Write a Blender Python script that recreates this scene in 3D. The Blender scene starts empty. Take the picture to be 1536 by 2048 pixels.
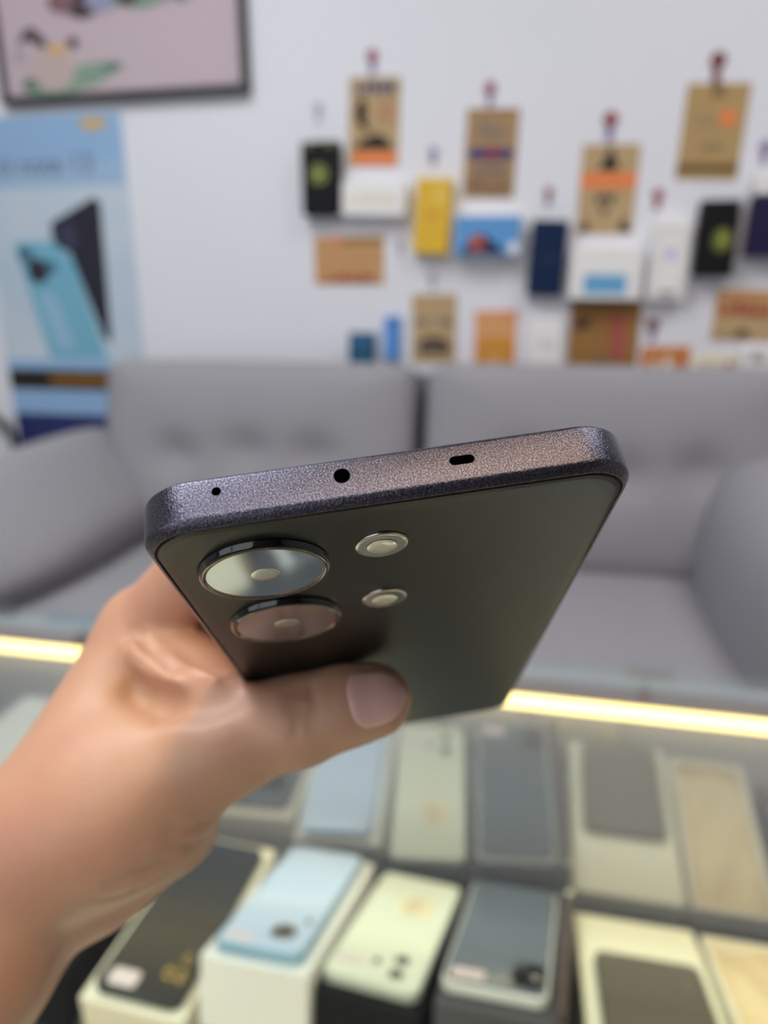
import bpy, bmesh, math, random
import numpy as np
from mathutils import Vector, Matrix
random.seed(7)
S = bpy.context.scene
COL = S.collection

# ------------------------------------------------------------------ camera
cam_d = bpy.data.cameras.new('camera')
cam = bpy.data.objects.new('camera', cam_d)
COL.objects.link(cam)
cam.location = (0.0, 0.0, 1.06)
cam.rotation_euler = (math.radians(90 - 16.8), 0.0, math.radians(11.65))
cam_d.sensor_fit = 'VERTICAL'
cam_d.sensor_height = 36.0
cam_d.sensor_width = 27.0
cam_d.lens = 1455.0 / 2048.0 * 36.0
cam_d.clip_start = 0.01
cam_d.dof.use_dof = True
cam_d.dof.focus_distance = 0.112
cam_d.dof.aperture_fstop = 9.8
S.camera = cam
# ------------------------------------------------------------------ exposure and world
S.view_settings.view_transform = 'Standard'
S.view_settings.look = 'None'
S.view_settings.exposure = 0.95
S.view_settings.gamma = 1.0
S.view_settings.use_curve_mapping = False
S.cycles.max_bounces = 10
S.cycles.transparent_max_bounces = 16
S.cycles.sample_clamp_indirect = 6.0
W = bpy.data.worlds.new('world'); S.world = W; W.use_nodes = True
W.node_tree.nodes['Background'].inputs[0].default_value = (0.90, 0.94, 1.0, 1)
W.node_tree.nodes['Background'].inputs[1].default_value = 0.85
# lamp powers
PANEL = 8.4           # emission of the cool ceiling panels
WARM = 120.0           # emission of the warm ceiling downlights
LED = 2.1             # emission of the counter's LED strips
LEDW = 0.30           # watts thrown down by each LED strip

# ------------------------------------------------------------------ material helpers
def lin(c):
    return tuple(((v / 255.0) / 12.92 if v <= 10 else ((v / 255.0 + .055) / 1.055) ** 2.4) for v in c) + (1.0,)
MC = {}
def mat(name, rgb, rough=.5, metal=0.0, emit=None, bump=None, var=None, spec=.5, sss=0.0, coat=0.0):
    if name in MC: return MC[name]
    m = bpy.data.materials.new(name); m.use_nodes = True
    nt = m.node_tree; b = nt.nodes['Principled BSDF']
    c = lin(rgb)
    b.inputs['Base Color'].default_value = c
    b.inputs['Roughness'].default_value = rough
    b.inputs['Metallic'].default_value = metal
    b.inputs['Specular IOR Level'].default_value = spec
    if coat:
        b.inputs['Coat Weight'].default_value = coat
        b.inputs['Coat Roughness'].default_value = .06
    if sss:
        b.inputs['Subsurface Weight'].default_value = sss
        b.inputs['Subsurface Radius'].default_value = (1.0, .35, .18)
        b.inputs['Subsurface Scale'].default_value = .006
    if emit:
        b.inputs['Emission Color'].default_value = emit[0] + (1.0,)
        b.inputs['Emission Strength'].default_value = emit[1]
    tc = nt.nodes.new('ShaderNodeTexCoord')
    if var:      # (scale, second rgb, sharpness)
        n = nt.nodes.new('ShaderNodeTexNoise'); n.inputs['Scale'].default_value = var[0]
        n.inputs['Detail'].default_value = 4
        nt.links.new(tc.outputs['Object'], n.inputs['Vector'])
        r = nt.nodes.new('ShaderNodeValToRGB')
        r.color_ramp.elements[0].position = .5 - var[2]; r.color_ramp.elements[1].position = .5 + var[2]
        r.color_ramp.elements[0].color = c; r.color_ramp.elements[1].color = lin(var[1])
        nt.links.new(n.outputs['Fac'], r.inputs['Fac']); nt.links.new(r.outputs['Color'], b.inputs['Base Color'])
    if bump:     # (scale, distance, strength)
        n = nt.nodes.new('ShaderNodeTexNoise'); n.inputs['Scale'].default_value = bump[0]
        n.inputs['Detail'].default_value = 5
        nt.links.new(tc.outputs['Object'], n.inputs['Vector'])
        bp = nt.nodes.new('ShaderNodeBump'); bp.inputs['Distance'].default_value = bump[1]
        bp.inputs['Strength'].default_value = bump[2]
        nt.links.new(n.outputs['Fac'], bp.inputs['Height']); nt.links.new(bp.outputs['Normal'], b.inputs['Normal'])
    MC[name] = m
    return m

def glass_mat(name, tint):
    """clear architectural glass: see-through with a Fresnel mirror on each face"""
    m = bpy.data.materials.new(name); m.use_nodes = True
    nt = m.node_tree; nt.nodes.clear()
    out = nt.nodes.new('ShaderNodeOutputMaterial')
    tr = nt.nodes.new('ShaderNodeBsdfTransparent'); tr.inputs[0].default_value = lin(tint)
    gl = nt.nodes.new('ShaderNodeBsdfGlossy'); gl.inputs['Roughness'].default_value = .0
    gl.inputs[0].default_value = (1, 1, 1, 1)
    geo = nt.nodes.new('ShaderNodeNewGeometry')
    ma = nt.nodes.new('ShaderNodeMath'); ma.operation = 'MULTIPLY_ADD'
    ma.inputs[1].default_value = 1 / 1.52 - 1.52; ma.inputs[2].default_value = 1.52
    nt.links.new(geo.outputs['Backfacing'], ma.inputs[0])
    fr = nt.nodes.new('ShaderNodeFresnel'); nt.links.new(ma.outputs[0], fr.inputs['IOR'])
    mx = nt.nodes.new('ShaderNodeMixShader')
    nt.links.new(fr.outputs[0], mx.inputs[0]); nt.links.new(tr.outputs[0], mx.inputs[1]); nt.links.new(gl.outputs[0], mx.inputs[2])
    nt.links.new(mx.outputs[0], out.inputs[0])
    return m

# ------------------------------------------------------------------ mesh helpers
def link(name, me, m, parent=None, mats=None, smooth=False):
    o = bpy.data.objects.new(name, me); COL.objects.link(o)
    if mats:
        for q in mats: me.materials.append(q)
    elif m: me.materials.append(m)
    if parent: o.parent = parent
    if smooth:
        for p in me.polygons: p.use_smooth = True
    return o
def from_bm(name, bm, m, parent=None, mats=None, smooth=False):
    bmesh.ops.recalc_face_normals(bm, faces=bm.faces[:])
    me = bpy.data.meshes.new(name); bm.to_mesh(me); bm.free()
    return link(name, me, m, parent, mats, smooth)
def add_box(bm, x0, y0, z0, x1, y1, z1, mi=0, bev=0.0, seg=2):
    vs = [bm.verts.new((x, y, z)) for x in (x0, x1) for y in (y0, y1) for z in (z0, z1)]
    fs = [bm.faces.new([vs[i] for i in f]) for f in ((0,1,3,2),(4,6,7,5),(0,4,5,1),(2,3,7,6),(0,2,6,4),(1,5,7,3))]
    for f in fs: f.material_index = mi
    if bev:
        es = list({e for f in fs for e in f.edges})
        bmesh.ops.recalc_face_normals(bm, faces=fs)
        r = bmesh.ops.bevel(bm, geom=es, offset=bev, segments=seg, profile=.5, affect='EDGES')
        for f in r['faces']: f.material_index = mi
def box(name, lo, hi, m, parent=None, bev=0.0, seg=2):
    bm = bmesh.new(); add_box(bm, *lo, *hi, bev=bev, seg=seg)
    return from_bm(name, bm, m, parent)
def rrect(w, h, r, n=8, cx=0, cy=0):
    """rounded rectangle outline, counter-clockwise"""
    r = max(min(r, w / 2 - 1e-6, h / 2 - 1e-6), 1e-6); pts = []
    for k, (sx, sy) in enumerate(((1, 1), (-1, 1), (-1, -1), (1, -1))):
        for i in range(n + 1):
            a = math.pi / 2 * (k + i / n)
            pts.append((cx + sx * (w / 2 - r) + r * math.cos(a), cy + sy * (h / 2 - r) + r * math.sin(a)))
    return pts
def loft(name, rings, m, parent=None, cap0=True, cap1=True, smooth=False, mat_ids=None, mats=None):
    bm = bmesh.new()
    R = [[bm.verts.new(p) for p in ring] for ring in rings]
    n = len(R[0])
    for k in range(len(R) - 1):
        for i in range(n):
            f = bm.faces.new((R[k][i], R[k][(i + 1) % n], R[k + 1][(i + 1) % n], R[k + 1][i]))
            if mat_ids: f.material_index = mat_ids[k]
    if cap0: bm.faces.new(R[0][::-1])
    if cap1: bm.faces.new(R[-1])
    o = from_bm(name, bm, m, parent, mats=mats, smooth=smooth)
    return o
def slab(name, w, l, h, r, m, parent, z0=0.0, bev=.0006, cx=0, cy=0, n=6):
    """a rounded-rectangle slab lying in the xy plane with softened rims"""
    P = [(bev, 0), (bev * .3, bev * .3), (0, bev), (0, h - bev), (bev * .3, h - bev * .3), (bev, h)]
    rings = [[(x, y, z0 + z) for x, y in rrect(w - 2 * i, l - 2 * i, max(r - i, 1e-4), n, cx, cy)] for i, z in P]
    return loft(name, rings, m, parent)
def disc(name, prof, m, parent, c=(0, 0, 0), n=64, smooth=True, mats=None, mat_ids=None, cap0=True, cap1=True):
    """lathe round z from (radius, z) pairs"""
    rings = [[(c[0] + r * math.cos(2 * math.pi * i / n), c[1] + r * math.sin(2 * math.pi * i / n), c[2] + z) for i in range(n)] for r, z in prof]
    o = loft(name, rings, m, parent, cap0=cap0, cap1=cap1, mats=mats, mat_ids=mat_ids)
    if smooth:
        for p in o.data.polygons:
            if len(p.vertices) == 4: p.use_smooth = True
    return o
def tube(name, pts, r, m, parent=None, n=10, closed=False):
    bm = bmesh.new(); P = [Vector(p) for p in pts]; N = len(P); rings = []
    for i, p in enumerate(P):
        if closed: d = P[(i + 1) % N] - P[i - 1]
        else: d = P[min(i + 1, N - 1)] - P[max(i - 1, 0)]
        d.normalize(); a = d.cross(Vector((0, 1, .01))); 
        if a.length < .05: a = d.cross(Vector((1, 0, 0)))
        a.normalize(); b = d.cross(a)
        rings.append([bm.verts.new(p + r * (math.cos(2*math.pi*k/n) * a + math.sin(2*math.pi*k/n) * b)) for k in range(n)])
    for i in range(N if closed else N - 1):
        A, B = rings[i], rings[(i + 1) % N]
        for k in range(n): bm.faces.new((A[k], A[(k + 1) % n], B[(k + 1) % n], B[k]))
    if not closed: bm.faces.new(rings[0][::-1]); bm.faces.new(rings[-1])
    return from_bm(name, bm, m, parent, smooth=True)
def tag(o, label=None, cat=None, group=None, kind=None):
    if label: o['label'] = label
    if cat: o['category'] = cat
    if group: o['group'] = group
    if kind: o['kind'] = kind
    return o
def thing(name, label, cat, loc=(0, 0, 0), rot=None, group=None, M=None):
    o = bpy.data.objects.new(name, None); COL.objects.link(o)
    o.empty_display_size = .02
    if M is not None: o.matrix_world = M
    else:
        o.location = loc
        if rot: o.rotation_euler = rot
    return tag(o, label, cat, group)

# ------------------------------------------------------------------ materials
m_wall = mat('wall_paint', (226, 226, 232), .7, bump=(60, .002, .15))
m_ceil = mat('ceiling_paint', (128, 128, 132), .8)
m_floor = mat('floor_tile', (150, 146, 142), .4, var=(3, (136, 132, 128), .3))
m_dwall = mat('side_wall_paint', (70, 70, 76), .8)
m_swall = mat('end_wall_paint', (170, 170, 174), .8)
m_fab = mat('sofa_fabric', (158, 156, 160), .95, bump=(900, .0015, .5), var=(500, (136, 135, 140), .25))
m_pipe = mat('sofa_piping', (84, 84, 94), .95, bump=(900, .001, .4))
m_kraft = mat('kraft_paper', (192, 166, 126), .85, var=(40, (178, 150, 108), .4))
m_kraft2 = mat('kraft_paper_brown', (158, 116, 62), .85, var=(40, (144, 102, 54), .4))
m_kraft3 = mat('kraft_paper_tan', (200, 154, 106), .85, var=(40, (188, 142, 94), .4))
m_ink = mat('ink_dark', (38, 28, 22), .8)
m_ink_blue = mat('ink_blue', (62, 66, 116), .8)
m_ink_grey = mat('ink_grey', (120, 112, 112), .8)
m_orange = mat('print_orange', (232, 132, 74), .8)
m_red = mat('print_red', (150, 50, 46), .8)
m_rose = mat('print_rose', (168, 84, 74), .8)
m_black = mat('black_card', (16, 17, 19), .6, spec=.2)
m_white = mat('white_card', (236, 234, 232), .5)
m_cream = mat('cream_card', (240, 232, 212), .55)
m_grey_card = mat('grey_card', (150, 150, 156), .6)
m_gold = mat('print_gold', (206, 168, 96), .5)
m_olive = mat('print_olive', (120, 124, 52), .5)
m_lime = mat('print_lime', (186, 190, 60), .5)
m_yellow = mat('yellow_card', (222, 178, 28), .5)
m_sky = mat('print_sky_blue', (88, 150, 208), .6)
m_navy = mat('navy_card', (10, 34, 70), .6, spec=.2)
m_teal = mat('teal_card', (14, 82, 118), .5)
m_blue = mat('blue_card', (78, 142, 216), .5)
m_purple = mat('purple_card', (36, 28, 66), .6, spec=.2)
m_lilac = mat('print_lilac', (198, 190, 226), .6)
m_orange2 = mat('amber_card', (206, 142, 50), .7)
m_darkplastic = mat('dark_plastic', (40, 42, 46), .4)
m_shelf = mat('shelf_board', (108, 106, 112), .55)
m_metal = mat('aluminium', (176, 172, 170), .35, 1.0)
m_railbrown = mat('rail_anodised', (120, 98, 98), .45)
m_sticker = mat('sticker_paper', (222, 204, 206), .6)
m_frameblk = mat('frame_black', (44, 42, 44), .5)
m_glass = glass_mat('clear_glass', (247, 252, 250))
m_ledm = mat('led_diffuser', (250, 240, 210), .5, emit=((1.0, .68, .20), LED))

# ------------------------------------------------------------------ the room
def struct(name, lo, hi, m):
    return tag(box(name, lo, hi, m), kind='structure')
X0, X1, Y0, Y1, ZC = -2.4, 2.2, -1.6, 2.0, 2.7
struct('floor', (X0, Y0, -.1), (X1, Y1, 0), m_floor)
struct('ceiling', (X0, Y0, ZC), (X1, Y1, ZC + .1), m_ceil)
struct('wall_back', (X0 - .1, Y1, 0), (X1 + .1, Y1 + .1, ZC), m_wall)
struct('wall_left', (X0 - .1, Y0, 0), (X0, Y1, ZC), m_swall)
struct('wall_right', (X1, Y0, 0), (X1 + .1, Y1, ZC), m_swall)
bm = bmesh.new()
WX0, WX1, WZ0, WZ1 = -2.2, .15, .55, 2.35
add_box(bm, X0 - .1, Y0 - .1, 0, X1 + .1, Y0, WZ0); add_box(bm, X0 - .1, Y0 - .1, WZ1, X1 + .1, Y0, ZC)
add_box(bm, X0 - .1, Y0 - .1, WZ0, WX0, Y0, WZ1); add_box(bm, WX1, Y0 - .1, WZ0, X1 + .1, Y0, WZ1)
tag(from_bm('wall_front', bm, m_dwall), kind='structure')
wn = tag(bpy.data.objects.new('window_1', None), kind='structure'); COL.objects.link(wn); wn.location = (0, Y0 - .05, WZ0)
bm = bmesh.new(); zt = WZ1 - WZ0
for a in ((WX0, 0, WX1, .05), (WX0, zt - .05, WX1, zt), (WX0, .05, WX0 + .05, zt - .05), (WX1 - .05, .05, WX1, zt - .05), (-1.05, .05, -1.00, zt - .05)):
    add_box(bm, a[0], -.03, a[1], a[2], .03, a[3])
from_bm('window_frame', bm, m_dwall, wn)

def ceiling_panel(x, y, w, l, label, col, power, name='ceiling_light'):
    t = thing(name, label, 'ceiling light', (x, y, ZC))
    bm = bmesh.new()
    f = .02
    add_box(bm, -w/2, -l/2, -.04, w/2, -l/2 + f, 0); add_box(bm, -w/2, l/2 - f, -.04, w/2, l/2, 0)
    add_box(bm, -w/2, -l/2 + f, -.04, -w/2 + f, l/2 - f, 0); add_box(bm, w/2 - f, -l/2 + f, -.04, w/2, l/2 - f, 0)
    from_bm('frame', bm, m_metal, t)
    box('diffuser', (-w/2 + f, -l/2 + f, -.03), (w/2 - f, l/2 - f, -.012), mat('panel_' + label[:9], (255, 255, 255), .5, emit=(col, power)), t)
ceiling_panel(-1.0, .45, .6, 1.2, 'cool white ceiling panel light left of the counter', (.92, .96, 1.0), PANEL)
ceiling_panel(.9, .9, .6, .6, 'bright square ceiling panel light above the right end of the sofa', (.95, .96, 1.0), PANEL)
ceiling_panel(-.3, -1.0, 1.2, .3, 'long rear ceiling panel light behind the camera position', (.9, .95, 1.0), PANEL)
for x, y, lab in ((.43, -.24, 'warm round ceiling downlight right of the counter'), (.36, -.62, 'warm round ceiling downlight behind the counter')):
    t = thing('downlight', lab, 'ceiling light', (x, y, ZC))
    disc('bezel', [(.075, 0), (.075, -.012), (.06, -.018), (.055, -.004)], m_metal, t, cap1=False)
    disc('bulb', [(.054, -.003), (.054, -.010), (.04, -.014)], mat('warm_bulb', (255, 240, 210), .5, emit=((1, .72, .42), WARM)), t)

# ------------------------------------------------------------------ things on the back wall
def art(bm, w, h, y, shapes, idx):
    """printed shapes raised a hair above a face at depth y; u, v run from -1 to 1"""
    for s in shapes:
        k, m = s[0], s[-1]; mi = idx(m)
        if k == 'r': pts = [(s[1], s[2]), (s[3], s[2]), (s[3], s[4]), (s[1], s[4])]
        elif k == 'e': pts = [(s[1] + s[3] * math.cos(a * math.pi / 14), s[2] + s[4] * math.sin(a * math.pi / 14)) for a in range(28)]
        else: pts = s[1]
        dy = .0006 + .0002 * art.n; art.n += 1
        A = [bm.verts.new((u * w / 2, y - dy, v * h / 2)) for u, v in pts]
        B = [bm.verts.new((u * w / 2, y, v * h / 2)) for u, v in pts]
        f = bm.faces.new(A); f.material_index = mi
        for i in range(len(A)):
            q = bm.faces.new((A[i], A[(i+1) % len(A)], B[(i+1) % len(A)], B[i])); q.material_index = mi
def printed(name, w, h, y, shapes, parent):
    bm = bmesh.new(); ms = []
    def idx(m):
        if m not in ms: ms.append(m)
        return ms.index(m)
    art.n = 0
    art(bm, w, h, y, shapes, idx)
    return from_bm(name, bm, None, parent, mats=ms)
def scribble(u0, v0, u1, v1, n, m, seed=1):
    """a row of illegible blocks standing for blurred lettering"""
    rr = random.Random(seed); out = []; st = (u1 - u0) / n
    for i in range(n):
        a = u0 + i * st; k = rr.random()
        if k < .35: out.append(('r', a, v0, a + st * .75, v0 + (v1 - v0) * .35, m)); out.append(('r', a, v0, a + st * .3, v1, m))
        elif k < .7: out.append(('e', a + st * .38, (v0 + v1) / 2, st * .4, (v1 - v0) / 2, m))
        else: out.append(('p', [(a, v0), (a + st * .8, v0), (a + st * .4, v1)], m))
    return out
G_CARD = 'brown paper cards stuck on the white wall'
def card(label, x, z, w, h, rot, base, shapes, group=G_CARD, name='paper_card', cat='card'):
    bm = bmesh.new(); ms = [base]
    add_box(bm, -w/2, -.0025, -h/2, w/2, 0, h/2)
    def idx(m):
        if m not in ms: ms.append(m)
        return ms.index(m)
    art.n = 0
    art(bm, w, h, -.0025, shapes, idx)
    t = from_bm(name, bm, None, mats=ms); t.location = (x, Y1, z); t.rotation_euler = (0, -math.radians(rot), 0)
    tag(t, label, cat, group)
    return t
I, B_, G_, O_ = m_ink, m_ink_blue, m_ink_grey, m_orange
card('kraft card with dark figure and orange foot band, top left of the cards', -.438, 1.472, .131, .202, -2.3, m_kraft,
     scribble(-.75, .62, .85, .9, 5, B_, 3) + [('e', .45, .25, .36, .3, mat('print_tan', (182, 140, 104), .8)),
     ('e', -.5, .22, .22, .3, I), ('p', [(-.6, .1), (-.35, .1), (-.15, -.25), (-.4, -.2)], I),
     ('p', [(-.75, -.62), (.8, -.62), (.6, -.42), (.2, -.25), (-.2, -.35), (-.55, -.45)], I), ('r', -.8, -.98, .96, -.68, O_)])
card('kraft card with a navy and red band across its middle', -.142, 1.389, .128, .201, -1.9, mat('kraft_paper_stripe', (178, 144, 102), .85, var=(60, (158, 128, 94), .3)),
     [('r', -.92, .9, .9, .97, m_kraft2)] + scribble(-.5, .35, .5, .78, 4, G_, 5) + [('p', [(-.95, 0), (-.7, .13), (.7, .13), (.95, 0), (.7, -.13), (-.7, -.13)], B_),
     ('r', -.3, -.07, .45, .07, mat('print_wine', (130, 50, 90), .8)), ('r', .02, -.18, .14, .2, m_red)] + scribble(-.8, -.92, .85, -.5, 6, mat('print_brown', (132, 104, 84), .8), 9) + [('r', -.6, -.42, .6, -.28, G_)])
card('kraft card with an orange band between two dark triangles', .145, 1.300, .134, .202, -1.0, m_kraft,
     [('p', [(-.4, .42), (.35, .42), (.0, .97)], I), ('r', -.98, .03, .98, .38, O_), ('p', [(-.45, -.12), (.35, -.12), (-.05, -.6)], I),
      ('p', [(-.9, -.95), (-.5, -.95), (-.7, -.65)], I), ('p', [(.5, -.95), (.95, -.95), (.7, -.6)], I), ('r', -.2, -.4, .1, -.24, m_kraft)])
card('plain kraft card with an orange circle near its right edge', .371, 1.418, .138, .203, -2.0, mat('kraft_paper_olive', (184, 154, 106), .85, var=(30, (172, 142, 94), .4)),
     [('r', -.2, .7, .2, .98, mat('print_umber', (132, 106, 68), .8)), ('e', .42, .3, .27, .18, m_orange), ('r', -.98, -.84, .98, -.66, mat('print_umber3', (112, 84, 48), .8))]
     + scribble(-.7, .15, .1, .4, 5, mat('print_stone', (158, 138, 104), .8), 2) + scribble(-.3, -.35, .4, -.2, 5, mat('print_stone', (158, 138, 104), .8), 4))
card('wide tan card with reddish lettering along its bottom edge', -.508, 1.141, .192, .121, -.1, m_kraft3,
     [('r', -.6, .8, -.1, .97, O_), ('r', -.2, .7, .95, .9, m_kraft2)] + scribble(-.65, -.92, .7, -.55, 7, m_red, 6))
card('kraft card with a dark arch near its bottom, behind the cushions', -.275, .966, .120, .179, .5, m_kraft,
     scribble(-.85, .1, -.15, .34, 4, G_, 11) + scribble(.2, .1, .9, .34, 4, G_, 12) +
     [('p', [(-.75, -.55), (-.6, -.35), (-.3, -.22), (.3, -.22), (.6, -.35), (.8, -.55), (.6, -.72), (-.55, -.72)], mat('print_umber2', (84, 60, 50), .8)), ('r', -.5, -.56, .4, -.46, G_)])
card('small amber card with a paler peach upper half', -.111, .935, .107, .156, .7, mat('print_peach', (216, 160, 108), .8),
     [('r', -.98, -.98, .98, .12, m_orange2), ('r', -1, .88, 1, 1, O_), ('r', -1, -1, -.9, 1, O_), ('r', .9, -1, 1, 1, O_), ('e', 0, -.6, .35, .2, mat('print_peach2', (214, 158, 90), .8))])
card('large brown card with a rose patch, resting against the sofa back', .165, .947, .174, .187, .3, m_kraft2,
     [('r', .2, -.75, .62, .6, m_rose), ('r', -.98, .82, .98, .98, mat('print_umber', (132, 106, 68), .8)), ('e', -.65, .4, .22, .2, mat('print_umber2', (84, 60, 50), .8)), ('r', -.3, -.8, .4, -.5, mat('print_umber', (132, 106, 68), .8))])
card('kraft card with dark red lettering at the right edge of the wall', .498, 1.005, .147, .122, -1.5, m_kraft3,
     scribble(-.85, .0, .8, .62, 7, m_red, 14) + [('r', -.97, -.9, .97, -.08, m_kraft), ('p', [(-.35, -.85), (.3, -.85), (0, -.5)], I)])
card('orange card with a white figure, low beside the sofa back', .321, .892, .118, .072, 1.6, mat('print_burnt', (208, 124, 72), .8),
     [('p', [(-.7, -.95), (-.45, .3), (-.2, -.95)], m_cream), ('p', [(-.2, -.95), (.1, .6), (.45, -.95)], m_cream), ('r', -.9, .6, .9, .8, m_orange2)])
card('narrow cream strip card with a red dot at its end', .438, .888, .108, .052, -.2, m_cream,
     scribble(-.6, -.15, .4, .15, 7, m_gold, 15) + [('e', .7, 0, .14, .3, m_rose)])

G_WBOX = 'phone boxes fixed on the white wall'
def wall_box(label, x, z, w, h, dep, rot, m, shapes, bev=.002, n=0):
    t = thing('phone_box', label, 'box', (x, Y1, z), (0, -math.radians(rot), 0), G_WBOX)
    bm = bmesh.new(); ms = [m]
    add_box(bm, -w/2, -dep, -h/2 + .0, w/2, 0, h/2, bev=bev)
    def idx(q):
        if q not in ms: ms.append(q)
        return ms.index(q)
    art.n = 0
    art(bm, w, h, -dep, shapes[n:], idx)
    from_bm('carton', bm, None, t, mats=ms)
    if n: printed('printed_emblem', w, h, -dep, shapes[:n], t)
    return t
wall_box('black phone box with an olive circle, leftmost on the wall', -.571, 1.339, .097, .174, .045, 0, m_black,
         [('e', -.05, .12, .5, .28, m_olive), ('e', -.05, .12, .32, .17, mat('print_moss', (92, 98, 44), .5)), ('e', -.05, .12, .1, .09, m_lime), ('r', -.9, .86, -.35, .95, m_olive), ('r', .3, .86, .9, .95, m_olive)], n=3)
wall_box('wide white box with faint gold lettering, under the dark figure card', -.431, 1.289, .166, .081, .045, -1.7, m_white, scribble(-.9, -.3, .85, .25, 5, mat('print_pale_gold', (226, 214, 188), .6), 21))
wall_box('yellow phone box with orange lettering on the wall', -.280, 1.244, .089, .177, .040, -3.4, m_yellow,
         [('e', .35, .55, .4, .25, mat('print_pale_yellow', (226, 190, 80), .5)), ('r', -.3, -.05, .3, .12, m_orange2)])
wall_box('wide box with a blue picture front and white top', -.139, 1.195, .166, .096, .050, -.8, m_white,
         [('r', -.98, -.98, .98, .98, m_sky), ('p', [(-.8, -.9), (-.5, -.2), (-.1, .1), (.2, -.3), (.6, -.9)], m_purple), ('e', -.3, -.35, .25, .45, m_rose), ('e', .8, -.6, .15, .3, m_white)], n=4)
wall_box('tall navy blue phone box with faint lettering', .011, 1.141, .088, .177, .045, -2.1, m_navy, scribble(-.3, -.08, .5, .05, 5, mat('print_slate', (40, 66, 92), .5), 23) + [('r', .55, .9, .8, .97, m_teal)])
wall_box('wide white box with a light blue label patch', .153, 1.105, .169, .123, .050, -1.3, m_white, [('r', -.6, -.8, .62, -.05, mat('print_label_blue', (104, 166, 208), .6)), ('r', -.5, -.3, .3, -.18, m_sky)], n=2)
wall_box('tall white phone box with a thin grey outline and lilac mark', .301, 1.134, .086, .184, .040, -.5, m_white,
         [('r', -.72, .72, .72, .735, G_), ('r', -.72, -.9, .72, -.885, G_), ('r', -.72, -.9, -.70, .73, G_), ('r', .70, -.9, .72, .73, G_), ('e', .0, .15, .3, .16, m_lilac), ('r', -.4, -.86, .5, -.78, G_)])
wall_box('black phone box with a yellow green glow circle, right side of the wall', .403, 1.182, .086, .170, .045, -.1, m_black,
         [('e', .2, -.05, .5, .32, mat('print_moss', (92, 98, 44), .5)), ('e', .3, .0, .36, .26, m_olive), ('e', .25, -.02, .09, .07, m_lime), ('e', .8, .9, .14, .08, m_teal)], n=3)
wall_box('dark violet phone box at the right edge of the wall', .515, 1.205, .087, .129, .045, -2.0, m_purple, [('r', -.9, .7, .9, .76, m_navy)])
wall_box('white box directly above the dark violet phone box', .520, 1.302, .100, .050, .045, -1.0, m_white, [('r', -.5, -.1, .5, .1, m_lilac)])
wall_box('small teal box low on the wall behind the left cushion', -.470, .906, .069, .098, .030, -1.4, m_teal, [('r', -.6, .5, .6, .56, m_sky)])
wall_box('slim bright blue box between the teal box and arch card', -.387, .941, .042, .115, .020, -1.1, m_blue, [('e', 0, .75, .4, .14, m_ink_blue)])
wall_box('pale white box beside the small amber card', .020, .928, .083, .129, .030, .8, m_white, scribble(-.3, -.1, .6, .3, 3, mat('print_pale_grey', (196, 198, 200), .6), 25))
wall_box('white box with dark scribbled marks low at the right', .545, .898, .100, .062, .030, 0, m_white, scribble(-.5, -.1, .1, .8, 3, G_, 27))

def peg(label, x, z, s, c1, c2):
    t = thing('wall_peg', label, 'peg', (x, Y1, z), None, 'small coloured pegs on the white wall')
    disc('head', [(.0115, 0), (.0115, .004), (.009, .006)], c1, t, n=10).matrix_local = Matrix.Translation((0, 0, .006 * s)) @ Matrix.Rotation(math.radians(90), 4, 'X') @ Matrix.Scale(s, 4)
    bm = bmesh.new(); add_box(bm, -.006 * s, -.005, -.026 * s, .006 * s, 0, -.004 * s, bev=.002)
    from_bm('clip', bm, c2, t)
m_peg_r = mat('peg_red', (150, 62, 74), .6); m_peg_v = mat('peg_violet', (134, 116, 160), .6); m_peg_d = mat('peg_maroon', (120, 52, 52), .6); m_peg_g = mat('peg_grey', (176, 172, 190), .6)
for lab, x, z, s, a, b in (
    ('red peg above the dark figure card', -.441, 1.612, 1.25, m_peg_r, m_peg_v),
    ('pale grey peg above the leftmost black box', -.583, 1.505, 1.1, m_peg_g, m_peg_g),
    ('violet peg above the yellow box', -.285, 1.392, 1.0, m_peg_v, m_peg_v),
    ('red and violet peg above the navy band card', -.149, 1.528, 1.2, m_peg_r, m_peg_v),
    ('red peg above the tall navy box', .005, 1.292, 1.0, m_peg_r, m_peg_v),
    ('large red and violet peg above the two-triangle card', .139, 1.446, 1.5, m_peg_r, m_peg_v),
    ('red peg above the outlined white box', .264, 1.280, 1.1, m_peg_r, m_peg_r),
    ('dark maroon peg above the orange circle card', .365, 1.558, 1.5, m_peg_d, m_peg_d),
    ('maroon peg right of the large brown card', .283, .975, 1.3, m_peg_d, m_peg_v),
    ('grey peg above the arch card', -.282, 1.096, 1.1, m_peg_g, m_peg_g),
    ('violet peg at the right edge above the violet box', .491, 1.376, 1.2, m_peg_v, m_peg_v),
    ('faint grey peg right of the wide tan card', -.369, 1.180, 1.0, m_peg_g, m_peg_g)):
    peg(lab, x, z, s, a, b)

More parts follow.
